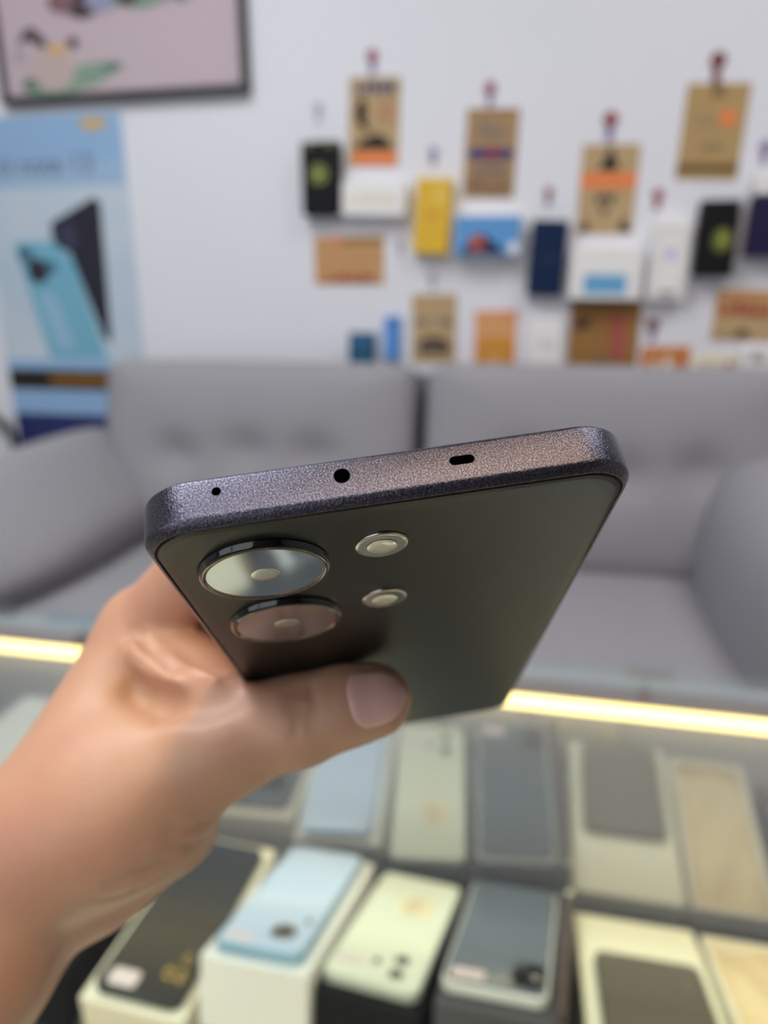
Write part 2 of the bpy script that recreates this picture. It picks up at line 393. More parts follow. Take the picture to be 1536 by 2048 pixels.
# framed picture, upper left
t = thing('framed_picture', 'large black framed pink picture with green leaves and dark shapes, upper left', 'picture', (-1.118, Y1, 1.697))
w, h = .713, .50
dz = .105
bm = bmesh.new(); f = .017
add_box(bm, -w/2, -.03, dz - h/2, w/2, 0, dz - h/2 + f); add_box(bm, -w/2, -.03, dz + h/2 - f, w/2, 0, dz + h/2)
add_box(bm, -w/2, -.03, dz - h/2 + f, -w/2 + f, 0, dz + h/2 - f); add_box(bm, w/2 - f, -.03, dz - h/2 + f, w/2, 0, dz + h/2 - f)
from_bm('frame', bm, m_frameblk, t)
cv = box('canvas', (-w/2 + f, -.018, dz - h/2 + f), (w/2 - f, -.002, dz + h/2 - f), mat('picture_pink', (196, 172, 182), .7, var=(2.5, (190, 176, 178), .3)), t)
m_leaf = mat('picture_green', (128, 152, 134), .8); m_leafd = mat('picture_dark_green', (96, 120, 102), .8); m_pd = mat('picture_dark', (70, 56, 60), .8); m_pp = mat('picture_peach', (190, 170, 164), .8)
pr = printed('print', 2, 2, -.018, [
    ('p', [(-.30, -.10), (-.26, -.125), (-.16, -.125), (-.06, -.105), (-.0, -.075), (.0, -.06), (-.07, -.055), (-.13, -.065), (-.2, -.06)], m_leaf),
    ('e', -.195, -.07, .065, .048, m_pp), ('e', -.02, -.068, .03, .012, m_leafd), ('e', -.268, -.10, .025, .018, m_leafd),
    ('p', [(-.29, .0), (-.27, .03), (-.24, .035), (-.21, .005), (-.20, -.018), (-.235, -.01), (-.26, .01), (-.285, -.005)], m_pd),
    ('e', -.175, -.02, .03, .012, m_gold), ('e', -.128, -.008, .017, .014, m_pd), ('e', -.29, -.03, .02, .02, mat('picture_grey', (172, 160, 164), .8)),
    ('e', -.09, .075, .05, .03, m_pd), ('e', -.15, .085, .04, .025, mat('picture_mauve', (128, 96, 100), .8)), ('e', -.03, .085, .05, .03, mat('picture_lilac', (150, 150, 176), .8)),
    ('p', [(.0, .07), (.08, .055), (.2, .085), (.32, .075), (.33, .12), (-.02, .12)], m_leaf), ('e', .04, .085, .03, .02, m_pd), ('e', .19, .085, .02, .02, m_leafd)], t)

# hanging poster, left
t = thing('advertising_poster', 'tall pale blue poster of two phones hanging left of the sofa', 'poster', (-1.36, Y1, 1.0))
PW = .45
m_poster = mat('poster_pale_blue', (176, 196, 212), .55, var=(3, (204, 212, 220), .25))
bm = bmesh.new(); add_box(bm, -.235, -.006, -.50, .225, -.0005, .528); from_bm('sheet', bm, m_poster, t)
def P(x, z): return (x + 1.36, z - 1.0)
m_pb = mat('poster_blue_band', (144, 178, 214), .55); m_pt = mat('poster_aqua', (116, 176, 198), .5); m_pn = mat('poster_ink', (30, 28, 44), .5)
pa = [('p', [P(-1.59, 1.525), P(-1.138, 1.525), P(-1.138, 1.41), P(-1.59, 1.41)], m_pb),
      ('p', [P(-1.59, 1.41), P(-1.138, 1.41), P(-1.138, 1.345), P(-1.59, 1.345)], mat('poster_mid_blue', (156, 184, 212), .55)),
      ('p', [P(-1.256, 1.512), P(-1.185, 1.512), P(-1.185, 1.485), P(-1.256, 1.485)], m_gold),
      ('p', [P(-1.385, 1.25), P(-1.24, 1.315), P(-1.222, 1.30), P(-1.232, .92), P(-1.255, .93), P(-1.335, 1.17), P(-1.385, 1.19)], m_pn),
      ('p', [P(-1.37, 1.225), P(-1.32, 1.26), P(-1.3, 1.20), P(-1.345, 1.17)], mat('poster_slate', (52, 54, 80), .5)),
      ('p', [P(-1.515, 1.20), P(-1.385, 1.20), P(-1.33, 1.155), P(-1.25, .87), P(-1.44, .87)], m_pt),
      ('p', [P(-1.45, 1.06), P(-1.40, 1.05), P(-1.35, .9), P(-1.41, .9)], mat('poster_aqua_pale', (150, 188, 212), .5)),
      ('e', *P(-1.445, 1.12), .035, .035, m_darkplastic), ('e', *P(-1.48, 1.165), .024, .024, mat('poster_teal', (64, 104, 128), .5)), ('e', *P(-1.40, 1.13), .018, .018, mat('poster_teal', (64, 104, 128), .5)),
      ('p', [P(-1.59, .865), P(-1.138, .865), P(-1.138, .50), P(-1.59, .50)], m_pb),
      ('p', [P(-1.59, .70), P(-1.138, .70), P(-1.138, .56), P(-1.59, .56)], mat('poster_navy', (34, 40, 96), .5)),
      ('p', [P(-1.59, .835), P(-1.2, .835), P(-1.2, .775), P(-1.59, .775)], mat('poster_strip_black', (28, 20, 8), .5)),
      ('p', [P(-1.45, .822), P(-1.25, .822), P(-1.25, .790), P(-1.45, .790)], mat('poster_strip_gold', (128, 86, 20), .5))]
printed('print', 2, 2, -.006, pa, t)
def text_mesh(name, s, size, m, parent, loc, rot, ext=.0004, sx=1.0, align='CENTER'):
    cu = bpy.data.curves.new(name, 'FONT'); cu.body = s; cu.size = size; cu.extrude = ext; cu.align_x = align; cu.align_y = 'CENTER'
    cu.resolution_u = 3
    o = bpy.data.objects.new(name, cu); COL.objects.link(o)
    me = bpy.data.meshes.new_from_object(o.evaluated_get(bpy.context.evaluated_depsgraph_get()))
    bpy.data.objects.remove(o); me.name = name
    q = link(name, me, m, parent)
    q.matrix_local = Matrix.Translation(loc) @ Matrix.LocRotScale(None, __import__('mathutils').Euler(rot), (sx, 1, 1))
    return q
tx = -.300
for wd in ('redmi', 'note', '13'):
    q = text_mesh('lettering', wd, .075, mat('poster_text', (84, 98, 118), .6), t, (tx, -.0075, .400), (math.radians(90), 0, 0), align='LEFT')
    tx += max(v.co.x for v in q.data.vertices) + .022
tag(tube('power_cable', [(-1.95, 1.965, .705), (-1.75, 1.965, .700), (-1.655, 1.965, .690), (-1.600, 1.965, .655), (-1.585, 1.965, .60), (-1.583, 1.965, .50), (-1.583, 1.965, .10)], .012, m_black), 'thick black cable bending down beside the pale blue poster', 'cable')

# ------------------------------------------------------------------ sofa
def cushion(name, c, size, p=5.0, n=22, rot=(0, 0, 0), dents=(), m=None, parent=None, warp=None, depth=0):
    """soft padded block: a superellipsoid with button dents on its front (-y) face"""
    bm = bmesh.new(); bmesh.ops.create_cube(bm, size=2.0)
    bmesh.ops.subdivide_edges(bm, edges=bm.edges[:], cuts=n, use_grid_fill=True)
    sx, sy, sz = size
    for v in bm.verts:
        x, y, z = v.co
        d = (abs(x) ** p + abs(y) ** p + abs(z) ** p) ** (1 / p)
        x, y, z = x / d, y / d, z / d
        edge = max(abs(x), abs(z))
        y *= .55 + .45 * (1 - edge ** 4) ** .5 if edge < 1 else .55
        for (du, dv, r, a) in dents:
            if y < 0: y += a * math.exp(-((x - du) ** 2 * (sx / sz) ** 2 + (z - dv) ** 2) / r ** 2)
        v.co = (x * sx / 2, y * sy / 2, z * sz / 2)
        if warp: v.co = warp(v.co.copy())
    o = from_bm(name, bm, m or m_fab, parent, smooth=True)
    o.matrix_local = Matrix.Translation(c) @ Matrix.LocRotScale(None, __import__('mathutils').Euler([math.radians(a) for a in rot]), None)
    return o
def piping(name, size, parent, y=0.0, p=5.0, r=.006):
    pts = []
    for k in range(72):
        a = 2 * math.pi * k / 72; cx, cz = math.cos(a), math.sin(a)
        d = (abs(cx) ** p + abs(cz) ** p) ** (1 / p)
        pts.append((cx / d * size[0] / 2, y, cz / d * size[2] / 2))
    return tube(name, pts, r, m_pipe, parent, n=8, closed=True)
sofa = thing('sofa', 'grey fabric sofa with two buttoned back cushions against the white wall', 'sofa', (-.30, 1.55, 0))
def SX(x, y, z): return (x + .30, y - 1.55, z)
box('base', SX(-1.34, 1.05, .06), SX(.80, 1.93, .28), m_fab, sofa, bev=.03, seg=4)
box('backrest', SX(-1.03, 1.80, .10), SX(.70, 1.96, .855), m_pipe, sofa, bev=.05, seg=5)  # dark piping colour paints in the shade of the gap between the cushions
for x in (-1.2, .62):
    for y in (1.17, 1.88):
        disc('leg', [(.018, 0), (.024, .075)], m_black, sofa, c=SX(x, y, 0), n=16)
tt = [(-.32, .05, .2, .5), (.3, .05, .2, .5)]
q = cushion('back_cushion', SX(-.665, 1.70, .655), (.79, .24, .48), p=14, rot=(-12, 0, 0), dents=[(-.45, .02, .20, .3), (.0, .08, .20, .3), (.42, .06, .20, .3)], parent=sofa); piping('piping', (.79, .24, .48), q, p=14)
q = cushion('back_cushion', SX(.155, 1.70, .660), (.80, .24, .48), p=14, rot=(-12, 0, 0), dents=[(-.42, .05, .20, .28), (.10, -.02, .20, .3), (.5, .05, .20, .28)], parent=sofa); piping('piping', (.80, .24, .48), q, p=14)
for x in (-.66, .13):
    q = cushion('seat_cushion', SX(x, 1.40, .370), (.80, .62, .20), p=6, rot=(0, 0, 0), parent=sofa)
def arm_w(s):
    def f(v):
        k = (v.y / .38)          # front end lower
        v.z += .0 if k > 0 else k * .05
        v.x += s * (.06 * (v.z / .3) ** 2)
        return v
    return f
q = cushion('armrest', SX(.64, 1.36, .45), (.60, .96, .64), p=3.3, parent=sofa)
q = cushion('armrest', SX(-1.19, 1.47, .462), (.56, .76, .34), p=4.5, parent=sofa, rot=(0, -43, 0))

# ------------------------------------------------------------------ glass display counter
CT = thing('display_counter', 'glass topped display counter with warm LED strips in front of the sofa', 'counter', (-.1, .28, 0))
def CX(x, y, z): return (x + .1, y - .28, z)
XL, XR = -.95, .85
box('glass_top', CX(XL, -.02, .744), CX(XR, .595, .752), m_glass, CT, bev=.001, seg=1)
box('shelf', CX(XL + .02, .0, .465), CX(XR - .02, .562, .482), m_shelf, CT)
m_mirror = bpy.data.materials.new('hazy_mirror'); m_mirror.use_nodes = True
b = m_mirror.node_tree.nodes['Principled BSDF']; b.inputs['Metallic'].default_value = .82; b.inputs['Base Color'].default_value = (.52, .52, .56, 1); b.inputs['Roughness'].default_value = .06
box('mirror_panel', CX(XL + .02, .562, .485), CX(XR - .02, .568, .738), m_mirror, CT)
box('back_panel', CX(XL, .569, .08), CX(XR, .585, .744), m_grey_card, CT)
box('side_panel', CX(XL, -.01, .08), CX(XL + .018, .568, .744), m_grey_card, CT)
box('side_panel', CX(XR - .018, -.01, .08), CX(XR, .568, .744), m_grey_card, CT)
box('front_glass', CX(XL + .02, -.014, .485), CX(XR - .02, -.008, .744), m_glass, CT)
box('front_panel', CX(XL + .02, -.018, .08), CX(XR - .02, -.002, .484), m_grey_card, CT)
box('plinth', CX(XL + .03, .02, 0), CX(XR - .03, .55, .08), m_darkplastic, CT)
box('top_rail', CX(XL + .02, .548, .7395), CX(XR - .02, .568, .7438), m_railbrown, CT)
box('top_rail', CX(XL + .02, .0, .738), CX(XR - .02, .016, .7438), m_railbrown, CT)
def ledstrip(y, z, k, r=.0068):
    pts = [(x, y - .28, z) for x in np.linspace(XL + .12, XR + .08, 12)]
    o = tube('led_strip', pts, r, m_ledm, CT, n=12)
    la = bpy.data.lights.new('strip_light', 'AREA'); la.shape = 'RECTANGLE'; la.size = 1.6; la.size_y = .010
    la.energy = LEDW * k; la.color = (1.0, .80, .50)
    lo_ = bpy.data.objects.new('strip_light', la); COL.objects.link(lo_); lo_.location = (-.05, y, z - r - .001)
    return o
ledstrip(.552, .7325, 1.0)
ledstrip(.012, .7300, 6.5)

# ------------------------------------------------------------------ things shown in the counter
def frame_M(A, Bp, D):
    """matrix with x from A (rear left) to Bp (rear right), y away from the viewer, origin at A"""
    A, Bp, D = Vector(A), Vector(Bp), Vector(D)
    x = (Bp - A).normalized(); y = (A - D); y = (y - x * y.dot(x)).normalized(); z = x.cross(y)
    M = Matrix.Identity(4)
    for i in range(3): M[i][0], M[i][1], M[i][2] = x[i], y[i], z[i]
    M.translation = A
    return M
G_BOX = 'open phone boxes laid in a row on the counter shelf'
def counter_box(label, M, w, l, h, m, riser=None, top=None, front_mat=None):
    t = thing('phone_box', label, 'box', M=M, group=G_BOX)
    box('carton', (0, -l, -h), (w, 0, 0), m, t, bev=.0015)
    if top: top(t)
    return t
def riser(label, M, w, l, z0=.4825, h=.05):
    """black wedge stand whose top follows the underside of the tilted box on it"""
    bm = bmesh.new()
    P_ = [M @ Vector(p) for p in ((.006, -l + .004, -h - .0006), (w - .006, -l + .004, -h - .0006), (w - .006, -.012, -h - .0006), (.006, -.012, -h - .0006))]
    c = sum(P_, Vector()) / 4
    top = [bm.verts.new((p.x - c.x, p.y - c.y, max(p.z - z0, .0006))) for p in P_]
    bot = [bm.verts.new((p.x - c.x, p.y - c.y, 0)) for p in P_]
    bm.faces.new(top); bm.faces.new(bot[::-1])
    for i in range(4): bm.faces.new((top[i], top[(i+1) % 4], bot[(i+1) % 4], bot[i]))
    o = from_bm('riser_stand', bm, m_black); o.location = (c.x, c.y, z0)
    tag(o, label, 'stand', 'black wedge stands under the tilted boxes')
def toy_phone(label, M, w, l, th, body, side, cams=(), sticker=None, extra=None, r=.009, ringm=None):
    """a smaller display phone lying on a box: M is the box frame moved to the phone's rear left corner"""
    t = thing('display_phone', label, 'phone', M=M, group='display phones lying on the boxes in the counter')
    slab('body', w, l, th, r, side, t, cx=w/2, cy=-l/2, bev=.0012)
    slab('back_glass', w - .0035, l - .0035, .0006, r - .001, body, t, z0=th - .0002, cx=w/2, cy=-l/2, bev=.0002)
    for (x, y, rr) in cams:
        c = disc('camera_ring', [(rr, 0), (rr, .0016), (rr * .88, .0019), (rr * .8, .0014)], ringm or m_metal, t, c=(x, -y, th), n=28, cap1=False)
        disc('lens', [(rr * .82, .0), (rr * .8, .0012), (rr * .5, .0017), (rr * .2, .0019)], mat('lens_dark', (26, 34, 40), .05, coat=1.0), c, c=(x, -y, th), n=28)
    if sticker:
        x, y, sw, sl = sticker
        slab('price_sticker', sw, sl, .0005, .003, m_sticker, t, z0=th + .0004, cx=x, cy=-y, bev=.0001)
    if extra: extra(t)
    return t
def off(M, x, y, z=0.0): return M @ Matrix.Translation((x, y, z))

m_bkph = mat('phone_black_gloss', (30, 32, 34), .34)
m_bluph = mat('phone_sky_blue', (190, 208, 236), .3, coat=.4)
m_creph = mat('phone_pale_cream', (226, 230, 210), .25, coat=.4)
m_slaph = mat('phone_slate', (84, 94, 106), .25, coat=.5)
m_grph = mat('phone_grey_olive', (96, 90, 78), .4)
m_sidebl = mat('phone_side_blue', (150, 186, 210), .3, .6)
m_sidesl = mat('phone_side_silver', (232, 232, 230), .3, .3)
# L: flat cream box with the black phone
ML = frame_M((-.305, .545, .548), (-.215, .540, .549), (-.316, .372, .544))
counter_box('long cream phone box lying flat under the black glossy phone', ML, .088, .176, .0610, m_cream)
toy_phone('glossy black phone with gold-painted lens glints on the leftmost cream box', off(ML, .008, -.010, .0006), .074, .160, .008, m_bkph, mat('phone_side_black', (34, 36, 40), .3), cams=((.0545, .138, .0048), (.0655, .139, .0048), (.062, .124, .0035)), sticker=(.022, .149, .024, .014), ringm=mat('gold_glint_rim', (236, 196, 96), .12, 1.0))  # gold ring colour stands in for LED glints on the lens rims
# R: tilted white box with the sky blue phone
MR = frame_M((-.2095, .555, .537), (-.1225, .550, .542), (-.225, .391, .584))
counter_box('tilted white box carrying the sky blue phone', MR, .087, .172, .055, m_white)
riser('black wedge stand under the white box of the sky blue phone', MR, .087, .172, h=.055)
toy_phone('sky blue phone with one big round dark camera on the tilted white box', off(MR, .007, -.006, .0006), .072, .160, .008, m_bluph, m_sidebl, cams=((.048, .136, .0105), (.062, .118, .003)), sticker=(.018, .150, .022, .008))
# P3: pale cream phone on a black box
M3 = frame_M((-.113, .554, .532), (-.039, .546, .534), (-.131, .400, .579))
MB3 = off(M3, -.002, .000, -.0086)
counter_box('tilted black box under the pale cream three-camera phone', MB3, .080, .168, .034, m_black)
riser('black wedge stand under the pale cream phone and its box', MB3, .080, .168, h=.034)
def lab3(t): printed_flat('info_label', .026, .030, .0086, t, .044, -.050)
def printed_flat(name, w, l, z, t, cx, cy):
    bm = bmesh.new(); add_box(bm, cx - w/2, cy - l/2, z, cx + w/2, cy + l/2, z + .0004, 0)
    for k in range(6):
        yy = cy + l/2 - (k + .8) * l / 7
        add_box(bm, cx - w*.38, yy - l*.025, z + .0004, cx + w*.38 - (k % 3) * .003, yy + l*.025, z + .0006, 1)
    from_bm(name, bm, None, t, mats=[mat('label_cream', (238, 226, 190), .6), mat('label_print', (186, 160, 140), .6)])
toy_phone('pale cream phone with three round cameras and a printed label', M3 @ Matrix.Translation((0, 0, -.0078)), .075, .162, .0078, m_creph, mat('phone_side_cream', (196, 204, 196), .3, .4), cams=((.054, .128, .0060), (.054, .146, .0060), (.036, .136, .0035)), sticker=(.016, .140, .022, .009), extra=lab3)
# P4: slate phone with bright lower edge on a dark grey box
M4 = frame_M((-.028, .549, .542), (.048, .544, .547), (-.040, .396, .595))
MB4 = off(M4, -.002, .000, -.0088)
counter_box('tilted dark grey box under the slate phone', MB4, .088, .172, .036, mat('dark_grey_card', (70, 70, 76), .5))
riser('black wedge stand under the slate phone and its box', MB4, .088, .172, h=.036)
def sq(t):
    c = slab('camera_plate', .022, .026, .0022, .005, m_black, t, z0=.0086, cx=.060, cy=-.138)
    for x, y in ((.055, -.132), (.065, -.144)): disc('lens', [(.0042, 0), (.0042, .0006), (.002, .0009)], mat('lens_dark', (26, 34, 40), .05, coat=1.0), c, c=(x, y, .0108), n=24)
toy_phone('slate phone with black square camera plate and bright silver edge', M4 @ Matrix.Translation((0, 0, -.008)), .075, .162, .008, m_slaph, m_sidesl, sticker=(.018, .149, .024, .012), extra=sq)
box5 = frame_M((.062, .549, .524), (.163, .549, .524), (.057, .410, .560))
# 5: cream box, open tray with grey phone
counter_box('wide cream box with grey phone inset, right of the slate phone', box5, .101, .180, .030, mat('cream_card_pale', (246, 240, 214), .55))
riser('black wedge stand under the wide cream box', box5, .101, .180, h=.030)
toy_phone('grey olive phone lying on the wide cream box', off(box5, .012, -.062, .0006), .080, .112, .007, m_grph, mat('phone_side_olive', (70, 66, 58), .4), cams=((.066, .030, .003),), r=.008)
bd = bmesh.new(); add_box(bd, 0, -.17, -.006, .006, .004, .0, bev=.001); dv = from_bm('divider_strip', bd, mat('divider_brown', (84, 66, 58), .4)); dv.matrix_world = off(M4, .0815, 0, -.001)
cs = bmesh.new(); bmesh.ops.create_uvsphere(cs, u_segments=16, v_segments=10, radius=.0034)
for v in cs.verts: v.co.x += .003; v.co.z += .0015
from_bm('glint_bead', cs, mat('polished_steel', (230, 226, 220), .08, 1.0), dv, smooth=True)  # polished bead added to catch a glint at the strip's end
tag(dv, 'thin dark brown strip between the slate phone and wide cream box', 'strip')
# 6: open cream tray with fluffy lining
M6 = frame_M((.169, .547, .523), (.243, .547, .522), (.164, .410, .560))
t = thing('phone_box', 'open cream tray with beige paper lining, at the right edge', 'box', M=M6, group=G_BOX)
bm = bmesh.new(); W6, L6, H6 = .074, .17, .03
add_box(bm, 0, -L6, -H6, W6, 0, -H6 + .003)
for a in ((0, -L6, .004, 0), (W6 - .004, -L6, W6, 0), (.004, -L6, W6 - .004, -L6 + .004), (.004, -.004, W6 - .004, 0)):
    add_box(bm, a[0], a[1], -H6 + .003, a[2], a[3], 0)
from_bm('tray', bm, m_cream, t)
bm = bmesh.new(); bmesh.ops.create_grid(bm, x_segments=30, y_segments=60, size=.5)
for v in bm.verts:
    x, y = v.co.x, v.co.y
    v.co = (.0045 + (x + .5) * (W6 - .009), -.0045 - (y + .5) * (L6 - .009), -.010 + random.uniform(-.0025, .0025) + .004 * math.sin(x * 9) * math.cos(y * 12))
from_bm('lining', bm, mat('beige_lining', (232, 210, 168), .8), t, smooth=True)
riser('black wedge stand under the open cream tray', M6, W6, L6, h=H6)
# boxes further along the row (seen in the mirror)
for lab, x0, m, tm in (('plum coloured phone box at the far right of the row', .262, mat('plum_card', (74, 48, 70), .5), m_purple),
                       ('plain black phone box left of the glossy black phone', -.425, m_black, None),
                       ('grey green phone box second left of the glossy black phone', -.53, mat('grey_green_card', (138, 140, 128), .5), None),
                       ('white phone box at the far left of the row', -.64, m_white, None)):
    Mx = frame_M((x0, .545, .545), (x0 + .088, .545, .545), (x0, .38, .545))
    counter_box(lab, Mx, .088, .165, .058, m)
# nearer row, mirrored in the lenses and the back of the held phone
for i, (lab, m, body) in enumerate((('white box at the left of the nearer row', m_white, m_bkph), ('cream box second in the nearer row', m_cream, None), ('white box at the middle of the nearer row', m_white, m_slaph), ('cream box at the right of the nearer row', m_cream, None))):
    x0 = -.32 + i * .12
    Mx = frame_M((x0, .28, .55), (x0 + .09, .28, .55), (x0, .12, .55))
    counter_box(lab, Mx, .09, .17, .063, m)
    if body: toy_phone('%s phone on the %s of the nearer row' % (('glossy black', 'leftmost white box') if i == 0 else ('slate blue', 'middle white box')), off(Mx, .008, -.005, .0006), .074, .155, .008, body, m_sidesl, cams=((.058, .14, .006),))

# ------------------------------------------------------------------ the held smartphone (local mm frame: x along its top, y down its length, z towards the screen)
PR = ((0.94976, -0.12238, -0.28805), (0.28727, 0.70614, 0.64718), (0.1242, -0.69742, 0.70582))
PL = (-0.0189, 0.09728, 1.03213)
MP = Matrix.Identity(4)
for i in range(3):
    for j in range(3): MP[i][j] = PR[i][j]
    MP[i][3] = PL[i]
phone = thing('smartphone', 'black smartphone held up in the hand, camera side towards the viewer', 'phone', M=MP)
PWm, PLm, PT, PRAD = .0742, .1612, .0080, .0085
def prect(inset, z, n=14): return [(x, y, z) for x, y in rrect(PWm - 2 * inset, PLm - 2 * inset, PRAD - inset * .6, n, 0, PLm / 2)]
m_pframe = bpy.data.materials.new('phone_frame_metal'); m_pframe.use_nodes = True
nt = m_pframe.node_tree; b = nt.nodes['Principled BSDF']
b.inputs['Base Color'].default_value = lin((92, 87, 99)); b.inputs['Metallic'].default_value = .95; b.inputs['Roughness'].default_value = .27
tc = nt.nodes.new('ShaderNodeTexCoord'); no = nt.nodes.new('ShaderNodeTexNoise'); no.inputs['Scale'].default_value = 4300; no.inputs['Detail'].default_value = 2
nt.links.new(tc.outputs['Object'], no.inputs['Vector'])
bp = nt.nodes.new('ShaderNodeBump'); bp.inputs['Distance'].default_value = .00008; bp.inputs['Strength'].default_value = 1.0
sr = nt.nodes.new('ShaderNodeValToRGB'); sr.color_ramp.elements[0].position = .40; sr.color_ramp.elements[1].position = .66
sr.color_ramp.elements[0].color = lin((62, 62, 74)); sr.color_ramp.elements[1].color = lin((116, 112, 124))  # pale and dark speckle paints the metal's sparkle into its colour
nt.links.new(no.outputs['Fac'], sr.inputs['Fac']); nt.links.new(sr.outputs['Color'], b.inputs['Base Color'])
nt.links.new(no.outputs['Fac'], bp.inputs['Height']); nt.links.new(bp.outputs['Normal'], b.inputs['Normal'])
m_pback = mat('phone_back_matte', (24, 21, 16), .32, bump=(9000, .00002, .5), spec=.32)
m_gap = mat('phone_gap', (8, 8, 8), .6)
m_hole = mat('phone_hole', (2, 2, 2), 1.0, spec=0.0)
prof = [(.0014, .0004), (.0013, .0001), (.00115, .00002), (.0010, .00008), (.00015, .00115), (.00003, .0014), (.0, .0017), (.0, .0070), (.0001, .0074), (.0005, .0078), (.0009, .00795)]
fr = loft('frame', [prect(i, z) for i, z in prof], m_pframe, phone, cap0=False, cap1=False, smooth=True)
fr.data.shade_smooth(); bpy.context.view_layer.update()
for e in fr.data.edges: e.use_edge_sharp = False
loft('back_panel', [prect(i, z) for i, z in ((.00155, .0010), (.00155, .0002), (.0017, -.00005), (.0024, -.00016), (.0036, -.00022))], m_pback, phone, cap0=False, smooth=False)
loft('gap_seal', [prect(i, z) for i, z in ((.0012, .0004), (.0017, .0004))], m_gap, phone, cap0=False, cap1=False)
loft('screen', [prect(i, z) for i, z in ((.0009, .0072), (.0009, .0080), (.0013, .0082))], mat('screen_glass', (8, 8, 9), .05), phone)
def hole(name, x, zc, w, h):
    """dark port in the top edge face (facing -y)"""
    pts = rrect(w, h, min(w, h) / 2 - 1e-5, 8, x, zc)
    rings = [[(px, -.00003, pz) for px, pz in pts], [(px, .0010, pz) for px, pz in pts]]
    return loft(name, rings, m_hole, phone)
hole('microphone_hole', -.02464, .0052, .00135, .00135)
hole('infrared_window', -.00655, .0048, .0024, .0024)
hole('speaker_slot', .0110, .0046, .0037, .00145)
# seam of the antenna bands is not visible; camera rings
m_ring = mat('camera_ring_black', (14, 14, 15), .12, .4, coat=.8)
m_ringgold = mat('camera_ring_edge', (150, 124, 98), .2, 1.0)
m_lensplate = mat('camera_mirror_plate', (176, 180, 190), .07, 1.0)
m_lensin = mat('camera_inner_lens', (200, 198, 190), .22, .9)
m_ringsilver = mat('small_ring_edge', (190, 184, 172), .2, 1.0)
def camera(cx, cy, r):
    c = disc('camera_ring', [(r + .0004, -.0001), (r + .00015, -.0005), (r, -.0011), (r - .0002, -.0014), (r - .0006, -.00155), (r - .0010, -.0014), (r - .0011, -.0012)], m_ring, phone, c=(cx, cy, 0), n=96, cap1=False)
    disc('edge_trim', [(r - .00100, -.00135), (r - .00105, -.00142), (r - .00112, -.00142), (r - .00118, -.00125)], m_ringgold, c, c=(cx, cy, 0), n=96, cap0=False, cap1=False)
    disc('lens_cover', [(r - .0011, -.0006), (r - .0011, -.00130)], m_lensplate, c, c=(cx, cy, 0), n=96)
    disc('inner_lens', [(.0024, -.00131), (.0023, -.00134), (.0015, -.00136), (.0006, -.00137)], m_lensin, c, c=(cx, cy, 0), n=48)
camera(-.0209, .0169, .0104)
camera(-.0209, .0412, .0104)
def small_cam(name, cx, cy, r, inner):
    c = disc(name, [(r, -.0001), (r, -.0004), (r - .00015, -.0006), (r - .0003, -.0006)], m_ringsilver, phone, c=(cx, cy, 0), n=64, cap1=False)
    disc('cover_glass', [(r - .0002, -.0002), (r - .0002, -.00058), (r - .0005, -.00064)], mat('flash_glass', (190, 186, 174), .14, .75), c, c=(cx, cy, 0), n=64)
    disc('inner_disc', [(r * .58, -.00072), (r * .55, -.00082), (r * .2, -.00088)], mat('flash_inner', (226, 220, 196), .2, .3), c, c=(cx, cy, 0), n=48)
small_cam('flash', -.0019, .0142, .0043, True)
small_cam('small_camera', -.0020, .0378, .0043, False)

# ------------------------------------------------------------------ the hand (signed distance field in the phone's frame, millimetres)
def cap(p, a, b, ra, rb):
    a, b = np.array(a, float), np.array(b, float); ab = b - a
    t = np.clip(((p - a) @ ab) / (ab @ ab), 0, 1)
    return np.linalg.norm(p - a - t[..., None] * ab, axis=-1) - (ra + (rb - ra) * t)
def smin(a, b, k):
    h = np.clip(.5 + .5 * (b - a) / k, 0, 1)
    return b + (a - b) * h - k * h * (1 - h)
def smax(a, b, k): return -smin(-a, -b, k)
#HAND_BEGIN
TIP, PAD, IP, MCP, CMC = (-6.7, 78.5, -9.4), (-13.5, 78.8, -9.4), (-24.3, 80.3, -10.8), (-43.8, 85.0, -11.2), (-68.3, 92.1, -20.2)
WR, F1, F2 = (-85.5, 95.0, -24.0), (-106.7, 101.7, -49.7), (-145.9, 114.2, -91.5)
WU, FU1, FU2 = (-87.8, 118.7, -30.3), (-114.4, 124.2, -53.2), (-154.1, 136.8, -97.3)
F3, FU3 = (-184.0, 126.0, -132.0), (-192.0, 148.0, -138.0)
IM, WEB, HEEL = (-65.6, 98.7, 23.5), (-50.7, 93.6, 5.6), (-64.6, 111.7, -23.7)
MM, RM, LM = (-64.0, 112.0, 22.0), (-61.0, 126.0, 17.0), (-58.0, 139.0, 9.0)
FING = [  # knuckle, middle joint, end joint, tip, radii
    (IM, (-38, 76, 36), (-14, 72, 24), (6, 76, 16.2), (10.8, 9.2, 8.2, 7.4)),
    (MM, (-40, 100, 38), (-16, 97, 25), (6, 99, 16.4), (10.8, 9.4, 8.4, 7.6)),
    (RM, (-38, 122, 34), (-16, 119, 24), (4, 120, 16.0), (10.2, 9.0, 8.0, 7.2)),
    (LM, (-38, 141, 28), (-20, 139, 21), (-4, 139, 14.9), (9.2, 7.8, 7.0, 6.3))]
FOLDS = [([(-62.5, 85.4, 13.0), (-56.6, 83.2, 6.3), (-48.9, 76.5, -0.4), (-42.5, 73.0, -3.7)], 4.2, 3.0)]
